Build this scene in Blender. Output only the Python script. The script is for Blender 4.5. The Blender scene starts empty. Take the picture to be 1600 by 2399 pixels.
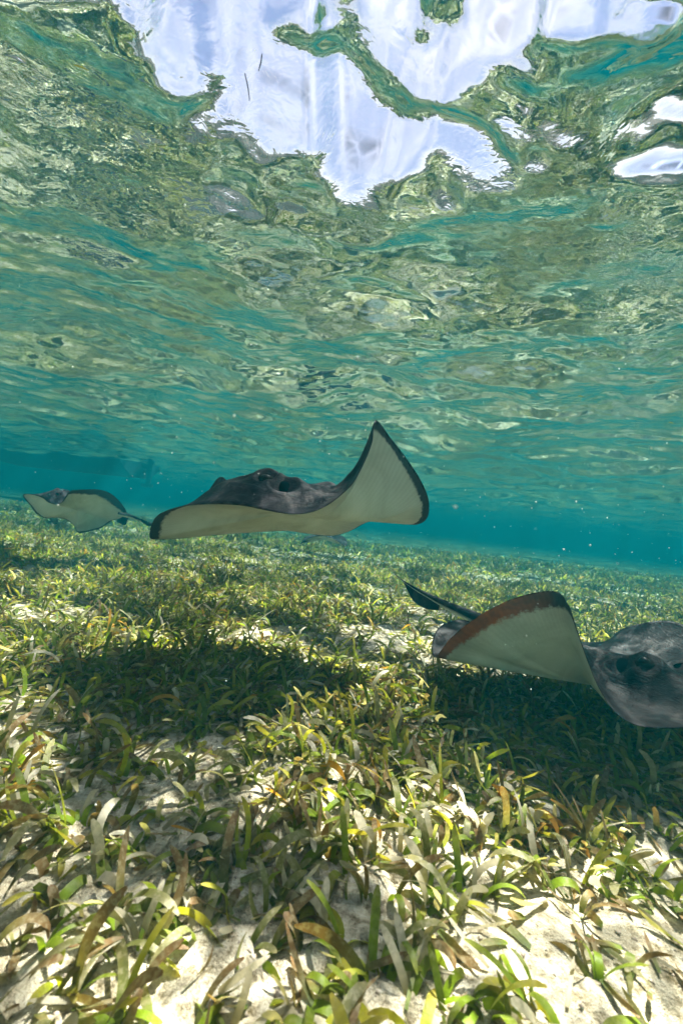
import bpy, bmesh, math, random
import numpy as np
from mathutils import Vector, Matrix, Euler

rng = np.random.default_rng(7)
random.seed(7)
S = bpy.context.scene
COL = S.collection

# ------------------------------------------------------------------ camera
CAM_H = 0.5                      # metres above the seabed
SURF = 1.42                      # mean height of the water surface
FPX = 1000.0                     # focal length in pixels of the 1600 x 2399 photograph
ROLL = math.radians(6.5)
PITCH = math.radians(0.9)

cam_data = bpy.data.cameras.new("camera")
cam = bpy.data.objects.new("camera", cam_data)
COL.objects.link(cam)
cam_data.sensor_fit = 'VERTICAL'
cam_data.sensor_height = 36.0
cam_data.lens = 36.0 * FPX / 2399.0
cam_data.clip_start = 0.02
cam_data.clip_end = 3000
cam_data.dof.use_dof = True
cam_data.dof.focus_distance = 1.35
cam_data.dof.aperture_fstop = 5.0
fwd = Vector((0, math.cos(PITCH), math.sin(PITCH)))
right0 = Vector((1, 0, 0))
up0 = right0.cross(fwd)
rgt = right0 * math.cos(ROLL) + up0 * math.sin(ROLL)
upv = up0 * math.cos(ROLL) - right0 * math.sin(ROLL)
rot = Matrix((rgt, upv, -fwd)).transposed()
cam.matrix_world = Matrix.Translation((0, 0, CAM_H)) @ rot.to_4x4()
S.camera = cam
CP = Vector((0, 0, CAM_H))


def P(px, py, d):
    """photo pixel and distance ahead -> point in the place"""
    return CP + fwd * d + rgt * ((px - 800) / FPX * d) + upv * ((1199.5 - py) / FPX * d)


def toPx(x, y, z):
    v = np.stack([x, y, z - CAM_H], -1)
    d = v @ np.array(fwd)
    return 800 + FPX * (v @ np.array(rgt)) / d, 1199.5 - FPX * (v @ np.array(upv)) / d, d


# ------------------------------------------------------------------ sun and sky
sun_dir = Vector((0.16, 0.205, 0.47)).normalized()        # direction to the sun under water
sl = bpy.data.lights.new("sun", 'SUN')
sl.energy = 5.0
sl.angle = math.radians(0.5)
sl.color = (1.0, 0.89, 0.79)
sun = bpy.data.objects.new("sun", sl)
COL.objects.link(sun)
sun.rotation_euler = sun_dir.to_track_quat('Z', 'Y').to_euler()
sun.location = (2, 2, 6)

W = bpy.data.worlds.new("World")
S.world = W
W.use_nodes = True
wn, wl = W.node_tree.nodes, W.node_tree.links
wn.clear()


def nd(tree, t, **kw):
    n = tree.nodes.new(t)
    for k, v in kw.items():
        setattr(n, k, v)
    return n


sky = nd(W.node_tree, 'ShaderNodeTexSky', sky_type='NISHITA')
sky.sun_disc = False
sky.sun_elevation = math.asin(sun_dir.z)
sky.sun_rotation = math.atan2(sun_dir.x, sun_dir.y)
sky.air_density = 1.0
sky.dust_density = 1.0
tc = nd(W.node_tree, 'ShaderNodeTexCoord')
no = nd(W.node_tree, 'ShaderNodeTexNoise')
no.inputs['Scale'].default_value = 3.0
no.inputs['Detail'].default_value = 3
no.inputs['Roughness'].default_value = 0.55
rp = nd(W.node_tree, 'ShaderNodeValToRGB')
rp.color_ramp.elements[0].position = 0.40
rp.color_ramp.elements[1].position = 0.66
sep = nd(W.node_tree, 'ShaderNodeSeparateXYZ')
hz = nd(W.node_tree, 'ShaderNodeMapRange', interpolation_type='SMOOTHSTEP')   # white haze low over the horizon
hz.inputs['From Min'].default_value = 0.20
hz.inputs['From Max'].default_value = 0.45
hz.inputs['To Min'].default_value = 0.95
hz.inputs['To Max'].default_value = 0.0
mx = nd(W.node_tree, 'ShaderNodeMath', operation='MAXIMUM')
cm = nd(W.node_tree, 'ShaderNodeMath', operation='MULTIPLY')
cm.inputs[1].default_value = 0.6
mixc = nd(W.node_tree, 'ShaderNodeMixRGB')
mixc.inputs['Color2'].default_value = (9.0, 8.2, 8.6, 1)
tint = nd(W.node_tree, 'ShaderNodeMixRGB')            # thin veil of high cloud over the blue
tint.inputs['Fac'].default_value = 0.5
tint.inputs['Color2'].default_value = (2.7, 2.6, 4.8, 1)
bg = nd(W.node_tree, 'ShaderNodeBackground')
bg.inputs['Strength'].default_value = 0.045
wo = nd(W.node_tree, 'ShaderNodeOutputWorld')
wl.new(tc.outputs['Generated'], no.inputs['Vector'])
wl.new(tc.outputs['Generated'], sep.inputs[0])
wl.new(sep.outputs['Z'], hz.inputs['Value'])
wl.new(no.outputs['Fac'], rp.inputs['Fac'])
wl.new(rp.outputs['Color'], cm.inputs[0])
wl.new(cm.outputs[0], mx.inputs[0])
wl.new(hz.outputs[0], mx.inputs[1])
wl.new(sky.outputs[0], tint.inputs['Color1'])
wl.new(tint.outputs[0], mixc.inputs['Color1'])
wl.new(mx.outputs[0], mixc.inputs['Fac'])
wl.new(mixc.outputs[0], bg.inputs['Color'])
wl.new(bg.outputs[0], wo.inputs['Surface'])

S.view_settings.view_transform = 'Standard'
S.view_settings.look = 'None'
S.view_settings.gamma = 1
S.view_settings.use_curve_mapping = False
S.view_settings.exposure = 2.2
S.render.engine = 'CYCLES'
cy = S.cycles
cy.max_bounces = 10
cy.diffuse_bounces = 2
cy.glossy_bounces = 4
cy.transmission_bounces = 4
cy.transparent_max_bounces = 8
cy.volume_bounces = 2
cy.use_denoising = True
cy.sample_clamp_indirect = 8
cy.use_adaptive_sampling = True
cy.adaptive_threshold = 0.02


# ------------------------------------------------------------------ helpers
def tag(o, label=None, cat=None, group=None, kind=None):
    if label: o['label'] = label
    if cat: o['category'] = cat
    if group: o['group'] = group
    if kind: o['kind'] = kind
    return o


def empty(name, loc):
    o = bpy.data.objects.new(name, None)
    o.empty_display_size = 0.05
    COL.objects.link(o)
    o.location = loc
    return o


def mesh_np(name, V, F, mat, smooth=True, cols=None, link=True, parent=None):
    V = np.asarray(V, dtype=np.float32)
    F = np.asarray(F, dtype=np.int32)
    k = F.shape[1]
    me = bpy.data.meshes.new(name)
    me.vertices.add(len(V)); me.vertices.foreach_set('co', V.ravel())
    me.loops.add(F.size); me.loops.foreach_set('vertex_index', F.ravel())
    me.polygons.add(len(F))
    me.polygons.foreach_set('loop_start', np.arange(0, F.size, k, dtype=np.int32))
    me.polygons.foreach_set('loop_total', np.full(len(F), k, dtype=np.int32))
    if smooth:
        me.polygons.foreach_set('use_smooth', np.ones(len(F), dtype=bool))
    if cols:
        for cn, cv in cols.items():
            a = me.color_attributes.new(cn, 'FLOAT_COLOR', 'POINT')
            cc = np.ones((len(V), 4), dtype=np.float32)
            cc[:, :cv.shape[1]] = cv
            a.data.foreach_set('color', cc.ravel())
    me.update(calc_edges=True)
    me.validate()
    if mat: me.materials.append(mat)
    if not link: return me
    o = bpy.data.objects.new(name, me)
    COL.objects.link(o)
    if parent is not None:
        o.parent = parent
        o.matrix_parent_inverse = Matrix.Translation(-Vector(parent.location))
    return o


def grid_faces(nx, ny, wrap=False):
    i = np.arange(nx if wrap else nx - 1)
    j = np.arange(ny - 1)
    I, J = np.meshgrid(i, j, indexing='ij')
    I2 = (I + 1) % nx
    return np.stack([I * ny + J, I2 * ny + J, I2 * ny + J + 1, I * ny + J + 1], -1).reshape(-1, 4)


_tab = rng.random((257, 257))
_tab[256] = _tab[0]; _tab[:, 256] = _tab[:, 0]


def vnoise(x, y):
    x = np.mod(x, 256); y = np.mod(y, 256)
    xi = np.floor(x).astype(int); yi = np.floor(y).astype(int)
    fx = x - xi; fy = y - yi
    xi %= 256; yi %= 256
    fx = fx * fx * (3 - 2 * fx); fy = fy * fy * (3 - 2 * fy)
    return ((_tab[xi, yi] * (1 - fx) + _tab[xi + 1, yi] * fx) * (1 - fy)
            + (_tab[xi, yi + 1] * (1 - fx) + _tab[xi + 1, yi + 1] * fx) * fy)


def fbm(x, y, oct=4):
    s = 0; a = 0.5; t = 0
    for k in range(oct):
        s = s + a * vnoise(x * 2 ** k + 17.3 * k, y * 2 ** k + 9.1 * k)
        t += a; a *= 0.5
    return s / t


def new_mat(name):
    m = bpy.data.materials.new(name)
    m.use_nodes = True
    m.node_tree.nodes.clear()
    return m, m.node_tree, m.node_tree.links


def noise(t, scale, detail=4, rough=0.5, vec=None, dist=0.0):
    n = nd(t, 'ShaderNodeTexNoise')
    n.inputs['Scale'].default_value = scale
    n.inputs['Detail'].default_value = detail
    n.inputs['Roughness'].default_value = rough
    n.inputs['Distortion'].default_value = dist
    if vec is not None: t.links.new(vec, n.inputs['Vector'])
    return n


def ramp(t, fac, stops):
    r = nd(t, 'ShaderNodeValToRGB')
    e = r.color_ramp.elements
    e[0].position, e[0].color = stops[0][0], (*stops[0][1], 1)
    e[1].position, e[1].color = stops[-1][0], (*stops[-1][1], 1)
    for p, c in stops[1:-1]:
        q = e.new(p); q.color = (*c, 1)
    t.links.new(fac, r.inputs['Fac'])
    return r


def mapr(t, val, a, b, c, d, smooth=False):
    n = nd(t, 'ShaderNodeMapRange')
    if smooth: n.interpolation_type = 'SMOOTHSTEP'
    for k, v in zip(('From Min', 'From Max', 'To Min', 'To Max'), (a, b, c, d)):
        n.inputs[k].default_value = v
    t.links.new(val, n.inputs['Value'])
    return n


def mathn(t, op, a, b=None):
    n = nd(t, 'ShaderNodeMath', operation=op)
    for i, v in enumerate((a, b)):
        if v is None: continue
        if isinstance(v, (int, float)): n.inputs[i].default_value = v
        else: t.links.new(v, n.inputs[i])
    return n


# ------------------------------------------------------------------ seabed
def floor_h(x, y):
    return 0.09 * (fbm(x * 0.8, y * 0.8, 3) - 0.5) + 0.030 * (fbm(x * 4 + 5, y * 4, 3) - 0.5) + 0.022 * (fbm(x * 22, y * 22, 4) - 0.5)


def cover(x, y):
    """0..1 how thickly the seagrass grows"""
    near = np.clip((y - 0.55) / 0.75, 0, 1)
    n = fbm(x * 1.7 + 3.1, y * 1.7 + 8.2, 4)
    base = 0.48 + 0.80 * near
    patch = np.clip((n - 0.36) / 0.20, 0, 1)
    c = base * (0.14 + 0.86 * patch)
    # sandy gap low on the left, thicker tuft in the shade in the middle
    c *= 1 - 0.65 * np.exp(-(((x + 0.62) / 0.33) ** 2 + ((y - 0.80) / 0.28) ** 2))
    c += 0.45 * np.exp(-(((x + 0.08) / 0.30) ** 2 + ((y - 1.15) / 0.30) ** 2))
    return np.clip(c, 0, 1)


def graded(lo, hi, step, far_lo, far_hi, r_lo, r_hi):
    core = list(np.arange(lo, hi + step * 0.5, step))
    s = step; x = core[-1]; out = []
    while x < far_hi:
        s *= r_hi; x += s; out.append(x)
    s = step; x = core[0]; inn = []
    while x > far_lo:
        s *= r_lo; x -= s; inn.append(x)
    a = np.array(inn[::-1] + core + out)
    a[0] = far_lo; a[-1] = far_hi
    return a


sand, t, L = new_mat('sand')
out = nd(t, 'ShaderNodeOutputMaterial'); bs = nd(t, 'ShaderNodeBsdfPrincipled')
geo = nd(t, 'ShaderNodeNewGeometry')
n1 = noise(t, 3.0, 5, 0.6, geo.outputs['Position'])
n2 = noise(t, 55, 5, 0.7, geo.outputs['Position'])
n3 = noise(t, 320, 3, 0.7, geo.outputs['Position'])
c1 = ramp(t, n1.outputs['Fac'], [(0.30, (0.52, 0.45, 0.34)), (0.5, (0.70, 0.64, 0.54)), (0.72, (0.78, 0.74, 0.66))])
c2 = ramp(t, n2.outputs['Fac'], [(0.34, (0.20, 0.15, 0.10)), (0.50, (0.78, 0.73, 0.66)), (0.66, (1.0, 0.99, 0.97))])
c3 = ramp(t, n3.outputs['Fac'], [(0.30, (0.40, 0.34, 0.28)), (0.42, (1, 1, 1)), (0.8, (1, 1, 1))])
m1 = nd(t, 'ShaderNodeMixRGB', blend_type='MULTIPLY'); m1.inputs['Fac'].default_value = 1
m2 = nd(t, 'ShaderNodeMixRGB', blend_type='MULTIPLY'); m2.inputs['Fac'].default_value = 1
L.new(c1.outputs[0], m1.inputs['Color1']); L.new(c2.outputs[0], m1.inputs['Color2'])
L.new(m1.outputs[0], m2.inputs['Color1']); L.new(c3.outputs[0], m2.inputs['Color2'])
# far off, where single blades are not built, the turf itself shows green
sp = nd(t, 'ShaderNodeSeparateXYZ'); L.new(geo.outputs['Position'], sp.inputs[0])
far = mapr(t, sp.outputs['Y'], 3.0, 9.0, 0.15, 0.9, True)
n4 = noise(t, 9, 6, 0.7, geo.outputs['Position'])
turf = ramp(t, n4.outputs['Fac'], [(0.3, (0.04, 0.08, 0.02)), (0.55, (0.10, 0.15, 0.05)), (0.75, (0.3, 0.32, 0.2))])
m3 = nd(t, 'ShaderNodeMixRGB')
L.new(far.outputs[0], m3.inputs['Fac']); L.new(m2.outputs[0], m3.inputs['Color1']); L.new(turf.outputs[0], m3.inputs['Color2'])
L.new(m3.outputs[0], bs.inputs['Base Color'])
bs.inputs['Roughness'].default_value = 0.95
bs.inputs['Specular IOR Level'].default_value = 0.1
bp = nd(t, 'ShaderNodeBump'); bp.inputs['Strength'].default_value = 0.9; bp.inputs['Distance'].default_value = 0.012
ad = mathn(t, 'ADD', n2.outputs['Fac'], mathn(t, 'MULTIPLY', n3.outputs['Fac'], 0.4).outputs[0])
L.new(ad.outputs[0], bp.inputs['Height']); L.new(bp.outputs[0], bs.inputs['Normal'])
L.new(bs.outputs[0], out.inputs['Surface'])

gx = graded(-1.3, 1.3, 0.012, -55, 55, 1.06, 1.06)
gy = graded(0.15, 2.2, 0.012, -55, 55, 1.08, 1.04)
X, Y = np.meshgrid(gx, gy, indexing='ij')
Z = floor_h(X, Y)
seabed = mesh_np('seabed', np.stack([X, Y, Z], -1).reshape(-1, 3), grid_faces(len(gx), len(gy)), sand)
tag(seabed, 'pale sandy seabed under the seagrass', kind='structure')

# ------------------------------------------------------------------ water surface
def in_poly(poly, X, Y):
    r = np.zeros(X.shape, bool)
    n = len(poly)
    for i in range(n):
        x0, y0 = poly[i]; x1, y1 = poly[(i + 1) % n]
        if y0 == y1: continue
        c = ((Y >= min(y0, y1)) & (Y < max(y0, y1))) & (X < (x1 - x0) * (Y - y0) / (y1 - y0) + x0)
        r ^= c
    return r


# where wave slopes open the underside of the surface to the sky (window), read off the photograph
open_sky = [
    [(270, -60), (300, 15), (345, 45), (362, 100), (385, 165), (430, 192), (500, 168), (545, 160), (530, 200), (505, 245),
     (430, 270), (440, 328), (480, 325), (520, 285), (565, 278), (598, 332), (610, 372), (690, 360), (750, 350), (775, 372),
     (740, 400), (740, 418), (800, 425), (770, 450), (790, 475), (850, 490), (930, 512), (880, 470), (855, 430), (940, 420),
     (1000, 400), (1005, 345), (1040, 345), (1080, 385), (1110, 432), (1180, 432), (1218, 390), (1165, 360), (1150, 310),
     (1100, 288), (970, 245), (1000, 275), (960, 280), (900, 240), (868, 215), (840, 150), (790, 112), (720, 128), (690, 105),
     (655, 95), (640, 110), (615, 85), (640, 45), (690, 20), (765, 55), (765, -60)],
    [(845, -60), (855, 50), (900, 120), (950, 160), (975, 200), (1030, 222), (1050, 170), (1110, 145), (1200, 125),
     (1240, 98), (1300, 85), (1330, 108), (1400, 85), (1470, 90), (1500, 118), (1560, 95), (1590, 60), (1540, 50), (1450, 30),
     (1390, 0), (1380, -60)],
    [(478, 422), (520, 422), (580, 455), (618, 495), (575, 488), (510, 460)],
    [(765, 545), (850, 548), (930, 562), (870, 578), (790, 570)],
    [(1000, 440), (1040, 435), (1085, 490), (1030, 508)],
    [(1238, 345), (1280, 352), (1275, 385), (1240, 385)],
    [(1400, 418), (1620, 402), (1620, 432), (1500, 440)], [(1530, 472), (1620, 452), (1620, 478)],
    [(1395, 525), (1480, 500), (1495, 515), (1410, 536)],
    [(1560, 700), (1630, 702), (1630, 716), (1570, 712)],
]
closed = [[(950, 112), (945, 80), (985, 50), (975, -60), (1105, -60), (1095, 45), (1045, 78), (1000, 112)],
          [(448, 78), (468, 68), (486, 76), (480, 94), (458, 96)], [(408, 136), (425, 128), (440, 138), (424, 150)],
          [(572, 168), (588, 155), (594, 162), (578, 174)]]
mpx = np.arange(-300, 1900, 4.0); mpy = np.arange(-400, 760, 4.0)
MX, MY = np.meshgrid(mpx, mpy, indexing='ij')
mask = np.zeros(MX.shape)
for p_ in open_sky: mask[in_poly(p_, MX, MY)] = 1
for p_ in closed: mask[in_poly(p_, MX, MY)] = 0
up_n = fbm(MX / 260, MY / 180, 3)
mask[MY < -40] = (up_n[MY < -40] > 0.42)


def blur(a, s):
    k = np.arange(-int(3 * s), int(3 * s) + 1); g = np.exp(-k * k / (2 * s * s)); g /= g.sum()
    r = len(g) // 2
    a = np.pad(a, r, mode='edge')
    a = np.apply_along_axis(lambda v: np.convolve(v, g, 'valid'), 0, a)
    return np.apply_along_axis(lambda v: np.convolve(v, g, 'valid'), 1, a)


sdf = 0.024 + 0.025 * (blur(mask, 1.5) * 2 - 1) + 0.055 * (blur(mask, 4.0) * 2 - 1) + 0.040 * (blur(mask, 12.0) * 2 - 1)
sdf = np.where(sdf < 0, sdf * 1.2, sdf * 1.1)


def samp(A, px, py):
    u = np.clip((px - mpx[0]) / 4.0, 0, len(mpx) - 1.001); v = np.clip((py - mpy[0]) / 4.0, 0, len(mpy) - 1.001)
    i = u.astype(int); j = v.astype(int); fu = u - i; fv = v - j
    return (A[i, j] * (1 - fu) + A[i + 1, j] * fu) * (1 - fv) + (A[i, j + 1] * (1 - fu) + A[i + 1, j + 1] * fu) * fv


NPH, NR = 520, 520
phs = np.linspace(-0.95, 0.95, NPH); rs = np.linspace(0.35, 3.6, NR)
PH, RR = np.meshgrid(phs, rs, indexing='ij')
hfit = np.zeros(PH.shape); gprev = np.zeros(PH.shape); blurh = hfit
_k = np.exp(-np.arange(-9, 10) ** 2 / 24.0); _k /= _k.sum()
dr_ = rs[1] - rs[0]
D0 = SURF - CAM_H
for it in range(18):
    zc = D0 + hfit
    x = RR * np.sin(PH); y = RR * np.cos(PH)
    px, py, _ = toPx(x, y, CAM_H + zc)
    dist = np.sqrt(RR ** 2 + zc ** 2)
    dz = zc / dist; drr = RR / dist
    m = samp(sdf, px, py)
    low = np.clip((dz - 0.40) / 0.16, 0, 1)                       # only steep sight lines need steering
    m = np.where(m < 0, np.minimum(m, 0) * low, m)
    gt = np.gradient(blurh, phs, axis=0) / RR
    g = (dz - (0.661 + m) * np.sqrt(1 + np.minimum(gprev ** 2 + gt ** 2, 0.35))) / drr
    g = np.where((m <= 0) & (dz < 0.60), 0, g)
    win = np.clip((py + 330) / 200, 0, 1) * np.clip((800 - py) / 120, 0, 1)
    g = np.clip(g, -0.42, 0.42) * win
    gprev = 0.5 * gprev + 0.5 * g
    hn = -np.cumsum(g[:, ::-1], 1)[:, ::-1] * dr_
    hfit = 0.5 * hfit + 0.5 * hn if it < 17 else hn
    blurh = np.apply_along_axis(lambda v: np.convolve(np.pad(v, 9, mode='edge'), _k, 'valid'), 0, hfit)


hfit = blurh


def hfit_at(x, y):
    r = np.sqrt(x * x + y * y); ph = np.arctan2(x, y)
    u = np.clip((ph - phs[0]) / (phs[1] - phs[0]), 0, NPH - 1.001)
    v = np.clip((r - rs[0]) / dr_, 0, NR - 1.001)
    i = u.astype(int); j = v.astype(int); fu = u - i; fv = v - j
    h = (hfit[i, j] * (1 - fu) + hfit[i + 1, j] * fu) * (1 - fv) + (hfit[i, j + 1] * (1 - fu) + hfit[i + 1, j + 1] * fu) * fv
    fade = np.clip((1.5 - np.abs(ph)) / 0.5, 0, 1) * np.clip(r / 0.5, 0, 1)
    return h * fade


wx = graded(-1.9, 1.9, 0.010, -52, 52, 1.022, 1.022)
wy = graded(0.45, 2.9, 0.010, -52, 52, 1.04, 1.0105)
X, Y = np.meshgrid(wx, wy, indexing='ij')
sx = np.gradient(wx)[:, None]; sy = np.gradient(wy)[None, :]
Hf = hfit_at(X, Y)
R_ = np.sqrt(X * X + Y * Y)
calm = 0.13 + 0.87 * np.clip((R_ - 1.3) / 1.3, 0, 1) ** 1.0     # the steered part carries its own slopes
spx, spy, _ = toPx(X, np.maximum(Y, 0.2), SURF + Hf)
calm = np.maximum(calm, np.where(Y > 0.2, 0.13 + 0.55 * np.clip((-samp(sdf, spx, spy) - 0.03) / 0.07, 0, 1), 0.6))
wxp = X + 0.10 * (fbm(X * 1.5, Y * 1.5, 2) - 0.5); wyp = Y + 0.10 * (fbm(X * 1.5 + 40, Y * 1.5, 2) - 0.5)
Hw = np.zeros(X.shape)
NW = 70
for k in range(NW):
    lam = 0.055 * (2.2 / 0.055) ** ((k + rng.random()) / NW)
    th = rng.normal(1.35, 0.75)
    kk = 2 * math.pi / lam
    kx, ky = kk * math.cos(th), kk * math.sin(th)
    slope = 0.032 if lam > 0.25 else 0.019
    a = slope / kk * 1.25
    att = np.exp(-(2.2 * sx * abs(kx) / 6.283) ** 2) * np.exp(-(2.2 * sy * abs(ky) / 6.283) ** 2)
    ph = kx * wxp + ky * wyp + rng.random() * 6.28
    Hw += a * (np.sin(ph) + 0.22 * np.cos(2 * ph)) * att * (calm if lam > 0.15 else 0.16 + 0.84 * calm)
Z = SURF + Hf + Hw
Z_TOP = float(Z.max())

water, t, L = new_mat('water_surface')
out = nd(t, 'ShaderNodeOutputMaterial')
geo = nd(t, 'ShaderNodeNewGeometry')
mp = nd(t, 'ShaderNodeMapping'); mp.inputs['Scale'].default_value = (1, 1.25, 1)
L.new(geo.outputs['Position'], mp.inputs['Vector'])
b1 = noise(t, 13, 2, 0.5, mp.outputs[0], 0.8)
b2 = noise(t, 42, 1, 0.5, mp.outputs[0], 1.2)
bs1 = mathn(t, 'ADD', b1.outputs['Fac'], mathn(t, 'MULTIPLY', b2.outputs['Fac'], 0.22).outputs[0])
bp = nd(t, 'ShaderNodeBump'); bp.inputs['Strength'].default_value = 1.0; bp.inputs['Distance'].default_value = 0.0033
rz = noise(t, 1.7, 2, 0.5, geo.outputs['Position'])
rzm = mapr(t, rz.outputs['Fac'], 0.42, 0.62, 0.25, 1.25, True)
bs2 = mathn(t, 'MULTIPLY', bs1.outputs[0], rzm.outputs[0])
L.new(bs2.outputs[0], bp.inputs['Height'])
fr = nd(t, 'ShaderNodeFresnel'); fr.inputs['IOR'].default_value = 1.333
L.new(bp.outputs[0], fr.inputs['Normal'])
gl = nd(t, 'ShaderNodeBsdfGlossy'); gl.inputs['Roughness'].default_value = 0.0
gl.inputs['Color'].default_value = (0.97, 0.99, 0.98, 1)
L.new(bp.outputs[0], gl.inputs['Normal'])
rf = nd(t, 'ShaderNodeBsdfRefraction'); rf.inputs['IOR'].default_value = 1.333; rf.inputs['Roughness'].default_value = 0.0
L.new(bp.outputs[0], rf.inputs['Normal'])
tr = nd(t, 'ShaderNodeBsdfTransparent')
# sunlight net and broad dapples painted into the surface's transparency, standing for caustics
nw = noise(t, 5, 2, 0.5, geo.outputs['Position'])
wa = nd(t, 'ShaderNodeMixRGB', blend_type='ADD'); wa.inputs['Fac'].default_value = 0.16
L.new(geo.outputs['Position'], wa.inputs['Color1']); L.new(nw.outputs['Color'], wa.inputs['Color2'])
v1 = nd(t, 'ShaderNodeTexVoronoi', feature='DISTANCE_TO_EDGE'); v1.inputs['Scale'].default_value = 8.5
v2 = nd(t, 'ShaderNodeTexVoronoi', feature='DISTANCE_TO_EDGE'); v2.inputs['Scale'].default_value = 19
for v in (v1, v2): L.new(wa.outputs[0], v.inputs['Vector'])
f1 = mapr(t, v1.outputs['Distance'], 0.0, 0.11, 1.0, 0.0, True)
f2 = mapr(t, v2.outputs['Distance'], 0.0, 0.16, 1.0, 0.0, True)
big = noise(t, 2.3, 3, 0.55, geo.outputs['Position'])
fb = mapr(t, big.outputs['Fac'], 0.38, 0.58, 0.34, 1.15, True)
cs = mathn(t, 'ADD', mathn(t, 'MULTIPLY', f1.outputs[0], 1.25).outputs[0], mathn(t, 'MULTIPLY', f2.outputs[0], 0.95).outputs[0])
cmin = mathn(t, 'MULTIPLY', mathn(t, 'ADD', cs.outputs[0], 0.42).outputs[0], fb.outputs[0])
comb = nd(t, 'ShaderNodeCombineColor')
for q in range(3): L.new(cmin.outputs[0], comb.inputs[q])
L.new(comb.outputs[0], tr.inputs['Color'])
# light that crosses steeply goes nearly straight through; flatter light is bent
dt = nd(t, 'ShaderNodeVectorMath', operation='DOT_PRODUCT')
L.new(geo.outputs['Incoming'], dt.inputs[0]); L.new(geo.outputs['Normal'], dt.inputs[1])
ab = mathn(t, 'ABSOLUTE', dt.outputs['Value'])
st = mapr(t, ab.outputs[0], 0.80, 0.88, 0.0, 1.0, True)
mt = nd(t, 'ShaderNodeMixShader'); L.new(st.outputs[0], mt.inputs[0]); L.new(rf.outputs[0], mt.inputs[1]); L.new(tr.outputs[0], mt.inputs[2])
mf = nd(t, 'ShaderNodeMixShader'); L.new(fr.outputs[0], mf.inputs[0]); L.new(mt.outputs[0], mf.inputs[1]); L.new(gl.outputs[0], mf.inputs[2])
L.new(mf.outputs[0], out.inputs['Surface'])
surf = mesh_np('water_surface', np.stack([X, Y, Z], -1).reshape(-1, 3), grid_faces(len(wx), len(wy)), water)
tag(surf, 'rippled underside of the water surface mirroring the seagrass', kind='structure')

# added dark shore ring, never seen directly, that darkens the rims of the sky window
shore_m, t, L = new_mat('added_shore_dark')
out = nd(t, 'ShaderNodeOutputMaterial'); bs = nd(t, 'ShaderNodeBsdfPrincipled')
geo = nd(t, 'ShaderNodeNewGeometry')
n_ = noise(t, 0.09, 5, 0.6, geo.outputs['Position'])
c_ = ramp(t, n_.outputs['Fac'], [(0.35, (0.015, 0.017, 0.015)), (0.6, (0.04, 0.04, 0.038))])
L.new(c_.outputs[0], bs.inputs['Base Color']); bs.inputs['Roughness'].default_value = 1
L.new(bs.outputs[0], out.inputs['Surface'])
na = 360
V = []
for i in range(na):
    a = 2 * math.pi * i / na
    R0 = 360 + 40 * math.sin(3 * a)
    top = 104 + 60 * (fbm(np.array(i * 0.35), np.array(3.0), 4) - 0.5)
    top *= 0.75 + 0.5 * (fbm(np.array(i * 0.05), np.array(9.0), 2))
    for rr, zz in ((R0 - 60, 1.5), (R0 - 20, top * 0.7), (R0 + 30, top), (R0 + 110, 1.0)):
        V.append((rr * math.sin(a), rr * math.cos(a), float(zz)))
shore = mesh_np('added_shore_ring', V, grid_faces(na, 4, wrap=True), shore_m)
tag(shore, 'added dark shore ring that darkens the rims of the sky window', kind='structure')

# ------------------------------------------------------------------ the water itself
def box_mesh(name, lo, hi, mat):
    bm = bmesh.new()
    bmesh.ops.create_cube(bm, size=1)
    for v in bm.verts:
        v.co = Vector([lo[i] + (v.co[i] + 0.5) * (hi[i] - lo[i]) for i in range(3)])
    me = bpy.data.meshes.new(name); bm.to_mesh(me); bm.free()
    me.materials.append(mat)
    o = bpy.data.objects.new(name, me); COL.objects.link(o)
    return o


hm, t, L = new_mat('haze')
out = nd(t, 'ShaderNodeOutputMaterial')
pv = nd(t, 'ShaderNodeVolumePrincipled')
pv.inputs['Color'].default_value = (0.001, 0.084, 0.108, 1)
pv.inputs['Absorption Color'].default_value = (0.012, 0.16, 0.17, 1)
pv.inputs['Density'].default_value = 0.20
pv.inputs['Anisotropy'].default_value = 0.2
L.new(pv.outputs[0], out.inputs['Volume'])
hbox = box_mesh('haze', (-58, -58, -1.0), (58, 58, Z_TOP + 0.012), hm)
tag(hbox, 'clear turquoise water fading the distance', kind='stuff')
hbox.display_type = 'WIRE'

# ------------------------------------------------------------------ stingrays
skin, t, L = new_mat('ray_skin')
out = nd(t, 'ShaderNodeOutputMaterial'); bs = nd(t, 'ShaderNodeBsdfPrincipled')
at = nd(t, 'ShaderNodeAttribute', attribute_name='ray')
sp = nd(t, 'ShaderNodeSeparateColor'); L.new(at.outputs['Color'], sp.inputs[0])
tcn = nd(t, 'ShaderNodeNewGeometry')
na_ = noise(t, 13, 7, 0.72, tcn.outputs['Position'], 0.6)
nb_ = noise(t, 60, 6, 0.75, tcn.outputs['Position'])
wv_m = nd(t, 'ShaderNodeMapping'); wv_m.inputs['Scale'].default_value = (1, 1, 3.0)
L.new(tcn.outputs['Position'], wv_m.inputs['Vector'])
nw_ = noise(t, 34, 4, 0.6, wv_m.outputs[0], 2.2)
topc = ramp(t, na_.outputs['Fac'], [(0.36, (0.004, 0.004, 0.007)), (0.50, (0.018, 0.016, 0.021)), (0.58, (0.042, 0.037, 0.038)), (0.72, (0.10, 0.082, 0.070))])
fine = ramp(t, nb_.outputs['Fac'], [(0.32, (0.5, 0.5, 0.54)), (0.52, (0.95, 0.95, 0.98)), (0.68, (1.5, 1.42, 1.36))])
tm = nd(t, 'ShaderNodeMixRGB', blend_type='MULTIPLY'); tm.inputs['Fac'].default_value = 1
L.new(topc.outputs[0], tm.inputs['Color1']); L.new(fine.outputs[0], tm.inputs['Color2'])
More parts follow.
